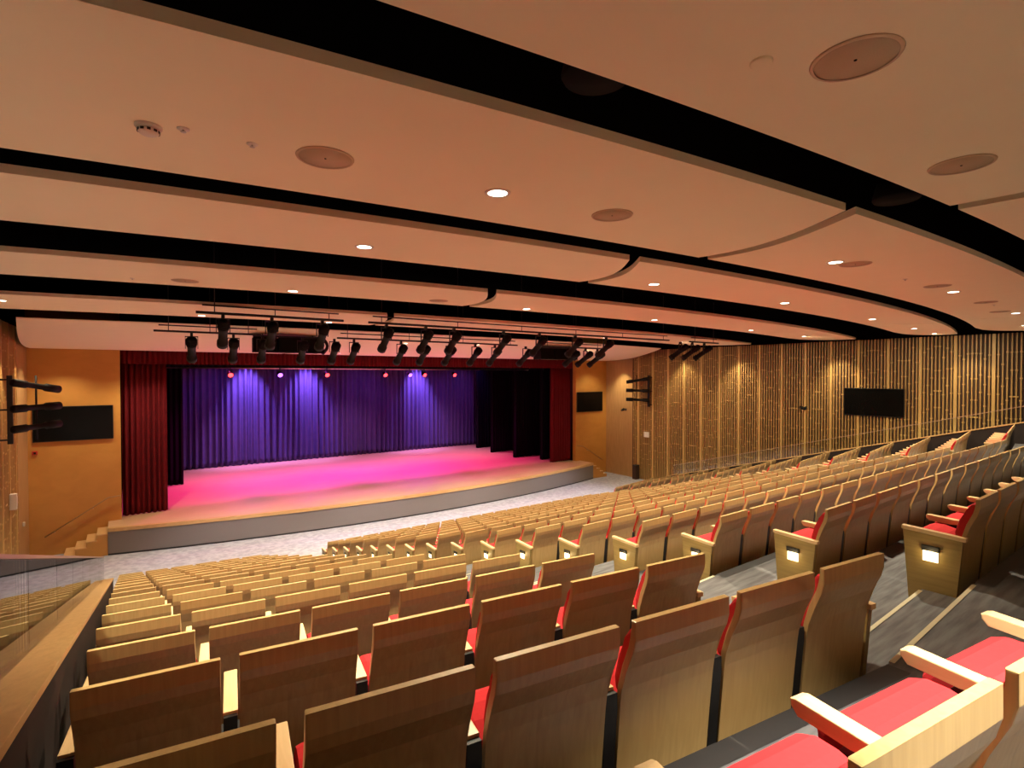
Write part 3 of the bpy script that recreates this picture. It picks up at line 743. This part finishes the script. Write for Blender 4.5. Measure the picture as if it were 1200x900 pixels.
# electrics over the stage
t = tag(empty('stage_truss', (XM, 26.0, .32)), 'grey pipe rail of stage lights behind the red valance', 'lighting bar')
bm = bmesh.new(); tube(bm, [(-9.5, 0, 0), (9.5, 0, 0)], .045, 8); to_obj('pipe', bm, M['metal'], t)
for q in (-8, -4, 0, 4, 8):
    bm = bmesh.new(); tube(bm, [(q, 0, 0), (q, 0, 4.2)], .01, 6); to_obj('hanger', bm, M['black'], t)
parp = {}
for i, (u, c) in enumerate(((270, 'red'), (328, 'violet'), (383, 'red'), (451, 'red'), (480, 'violet'), (497, 'red'), (532, 'red'))):
    x = xat(u, 25.9)
    if c not in parp:
        t = empty('par_light')
        T = Matrix.Translation((0, 0, -.26)) @ Matrix.Rotation(math.radians(115), 4, 'X')
        bm = bmesh.new(); lathe(bm, [(0, -.2), (.08, -.2), (.12, -.1), (.12, .12), (.105, .12)], 18); bmesh.ops.transform(bm, matrix=T, verts=bm.verts); to_obj('can', bm, M['fixture'], t)
        bm = bmesh.new(); lathe(bm, [(0, .10), (.105, .10)], 18); bmesh.ops.transform(bm, matrix=T, verts=bm.verts); to_obj('lens', bm, M['redlamp'] if c == 'red' else M['bluelamp'], t)
        bm = bmesh.new(); box(bm, -.02, .02, -.02, .02, -.2, .05); box(bm, -.14, -.13, -.015, .015, -.28, -.12); box(bm, .13, .14, -.015, .015, -.28, -.12); box(bm, -.14, .14, -.015, .015, -.13, -.115); to_obj('yoke', bm, M['black'], t)
        parp[c] = t; o = t
    else: o = copy_tree(parp[c])
    o.location = (x, 25.9, .30)
    tag(o, 'small %s glowing stage lamp under the valance, %s from the near red curtain' % (c, ordn[i]), 'stage lamp', 'glowing lamps over the stage')

# ------------------------------------------------------------------ screens and wall fittings
def tv(name, M4, w, h, lab):
    t = tag(empty(name), lab, 'television', 'wall televisions'); t.matrix_world = M4
    bm = bmesh.new(); box(bm, -w/2, w/2, -.06, -.012, -h/2, h/2, 0, .006); to_obj('casing', bm, M['black'], t)
    bm = bmesh.new(); box(bm, -w/2 + .02, w/2 - .02, -.066, -.058, -h/2 + .025, h/2 - .02); to_obj('screen', bm, M['screen'], t)
    bm = bmesh.new(); box(bm, -.3, .3, -.012, .0, -.2, .2); to_obj('wall_mount', bm, M['black'], t)
RotR = Matrix.Rotation(-PI/2, 4, 'Z')          # faces -x
tv('television', Matrix.Translation((-1.40, YF - .001, -1.61)), 2.10, 1.16, 'black television on the ochre wall beside the near red curtain')
tv('television', Matrix.Translation((22.45, YF - .001, -1.59)), 2.10, 1.18, 'black television on the ochre wall beside the far red curtain')
tv('television', Matrix.Translation((XR - .08, 8.60, -1.07)) @ RotR, 2.10, 1.10, 'black television on the slatted side wall')
def speaker_pole(x, y, sg, z0, z1, lab):
    t = tag(empty('wall_light_boom', (x, y, z0)), lab, 'light boom', 'wall light booms'); H = z1 - z0
    bm = bmesh.new(); box(bm, -.05, .05, -.05, .05, 0, H, 0, .004); to_obj('pole', bm, M['black'], t)
    for q in (.06, .50, .94):
        bm = bmesh.new(); a, b = sorted((0, -sg*.34)); box(bm, a, b, -.02, .02, H*q - .02, H*q + .02); to_obj('wall_bracket', bm, M['black'], t)
    bm = bmesh.new(); tube(bm, [(sg*.42, .50, .02), (sg*.42, .50, H)], .022, 8); to_obj('rear_pole', bm, M['fixture'], t)
    for q, tl in ((.21, 2), (.51, 1), (.89, -9)):
        T = Matrix.Translation((sg*.10, .0, H*q)) @ Matrix.Rotation(-sg*.68, 4, 'Z') @ Matrix.Rotation(math.radians(-90 + tl), 4, 'X')
        bm = bmesh.new(); lathe(bm, [(0, -.10), (.06, -.10), (.095, -.06), (.095, .25), (.07, .30), (.07, .78), (.10, .80), (.10, 1.16), (.085, 1.16), (.085, 1.14), (0, 1.14)], 16)
        bmesh.ops.transform(bm, matrix=T, verts=bm.verts); to_obj('spotlight', bm, M['fixture'], t)
speaker_pole(XL + .36, 17.35, 1, -1.65, -.01, 'upright boom of three black spotlights on the near side wall')
speaker_pole(XR - .36, 19.5, -1, -1.76, -.02, 'upright boom of three black spotlights on the slatted side wall')
def wall_box(name, x, y, z, w, h, d, sg, mat, lab, cat, inset=None):
    t = tag(empty(name, (x, y, z)), lab, cat); a, b = sorted((0, sg*d))
    bm = bmesh.new(); box(bm, a, b, -w/2, w/2, -h/2, h/2, 0, .006); to_obj('housing', bm, mat, t)
    if inset:
        a, b = sorted((sg*d*.9, sg*(d + .006))); bm = bmesh.new(); box(bm, a, b, -w*.34, w*.34, -h*.32, h*.32); to_obj('face_plate', bm, inset, t)
wall_box('wall_panel_box', XR - .07, 19.85, -3.36, .36, .30, .05, -1, M['white'], 'pale square wall box on the slatted wall below the spotlight boom', 'wall box', M['white'])
wall_box('wall_sconce', XL + .065, 19.4, -3.40, .16, .42, .14, 1, M['white'], 'white wall sconce on the near side wall below the spotlight boom', 'wall sconce', M['white'])
wall_box('wall_sensor', XL + .032, 21.8, -4.54, .12, .12, .05, 1, M['white'], 'tiny white round-cornered sensor on the near side wall by the stage', 'sensor', M['metal'])
t = tag(empty('fire_alarm', (-2.40, YF - .001, -2.53)), 'tiny red alarm box on the ochre wall below the near television', 'alarm box')
bm = bmesh.new(); box(bm, -.07, .07, -.05, 0, -.06, .06, 0, .006); to_obj('housing', bm, M['redplastic'], t)
bm = bmesh.new(); box(bm, -.03, .03, -.056, -.048, -.03, .03); to_obj('button_plate', bm, M['fixture'], t)
def bracket_lamp(y, z, lab, sg):
    t = tag(empty('bracket_lamp', (XR - .07, y, z)), lab, 'bracket lamp', 'small bracket fittings on the slatted wall')
    bm = bmesh.new(); box(bm, -.02, .01, -.05, .05, -.07, .07, 0, .004); to_obj('wall_plate', bm, M['black'], t)
    bm = bmesh.new(); tube(bm, [(0, 0, 0), (-.16, 0, .03), (-.26, 0, .0)], .018, 8); to_obj('arm', bm, M['black'], t)
    bm = bmesh.new(); lathe(bm, [(0, -.1), (.05, -.1), (.07, .02), (.07, .12), (0, .12)], 14)
    bmesh.ops.transform(bm, matrix=Matrix.Translation((-.28, 0, .0)) @ Matrix.Rotation(sg*1.2, 4, 'X'), verts=bm.verts); to_obj('head', bm, M['fixture'], t)
bracket_lamp(21.42, -2.03, 'small dark bracket fitting on the smooth wood wall near the stage', 1)
bracket_lamp(11.17, -1.42, 'small dark bracket fitting on the slats between boom and television', -1)
t = tag(empty('floor_box', (XR - .30, 20.45, ZF)), 'narrow dark upright box standing at the foot of the slatted wall', 'floor box')
bm = bmesh.new(); box(bm, -.15, .15, -.13, .13, 0, .78, 0, .01); to_obj('body', bm, M['slatback'], t)
bm = bmesh.new(); box(bm, -.16, .16, -.14, .14, .78, .81, 0, .004); to_obj('lid', bm, M['black'], t)

# ------------------------------------------------------------------ stage light
def area(loc, power, sx, sy, col, direction=(0, 0, -1), spread=180):
    l = bpy.data.lights.new('stage_wash', 'AREA'); l.shape = 'RECTANGLE'; l.size = sx; l.size_y = sy; l.energy = power; l.color = col; l.spread = math.radians(spread)
    o = bpy.data.objects.new('stage_wash', l); COL.objects.link(o); o.location = loc; o.rotation_euler = Vector(direction).to_track_quat('-Z', 'Y').to_euler()
VIO = (.42, .20, 1.0)
for u in (290, 360, 490):
    x = xat(u, 32.6)
    spot((x, 31.9, 1.5), 4600, 58, 1.0, VIO, (0, .30, -1), .1)
for x in (4, 8, 12, 16, 19): spot((x, 30.0, 1.6), 330, 90, .9, (.28, .10, 1.0), (0, .55, -1), .1)  # low violet fill added across the back curtain, no fixtures of its own
PINK = (1.0, .05, .42)
for x, c in ((3.5, (1, .05, .50)), (7.5, (.80, .06, 1.0)), (11.5, (.80, .07, 1.0)), (16.0, (1, .05, .5))):
    spot((x, 26.6, 1.5), 3300, 95, .9, c, (0, -.05, -1), .15)
for x in (5, 11, 17): spot((x, 30.5, 1.6), 2000, 80, .9, (1, .38, .85), (0, .0, -1), .15)
for x in (3, 8, 13, 18): spot((x, B2Y + .3, .7), 1500, 50, .8, (.85, .82, 1.0), (0, .55, -1), .08)

# ------------------------------------------------------------------ world and view
w = bpy.data.worlds.new('world'); scene.world = w; w.use_nodes = True
w.node_tree.nodes['Background'].inputs[0].default_value = (1.0, .8, .6, 1); w.node_tree.nodes['Background'].inputs[1].default_value = 0.0
scene.view_settings.view_transform = 'Standard'; scene.view_settings.look = 'None'; scene.view_settings.gamma = 1.0
scene.view_settings.use_curve_mapping = False; scene.view_settings.exposure = 0.0
scene.cycles.use_denoising = True
scene.cycles.max_bounces = 10; scene.cycles.diffuse_bounces = 6; scene.cycles.sample_clamp_indirect = 4.0
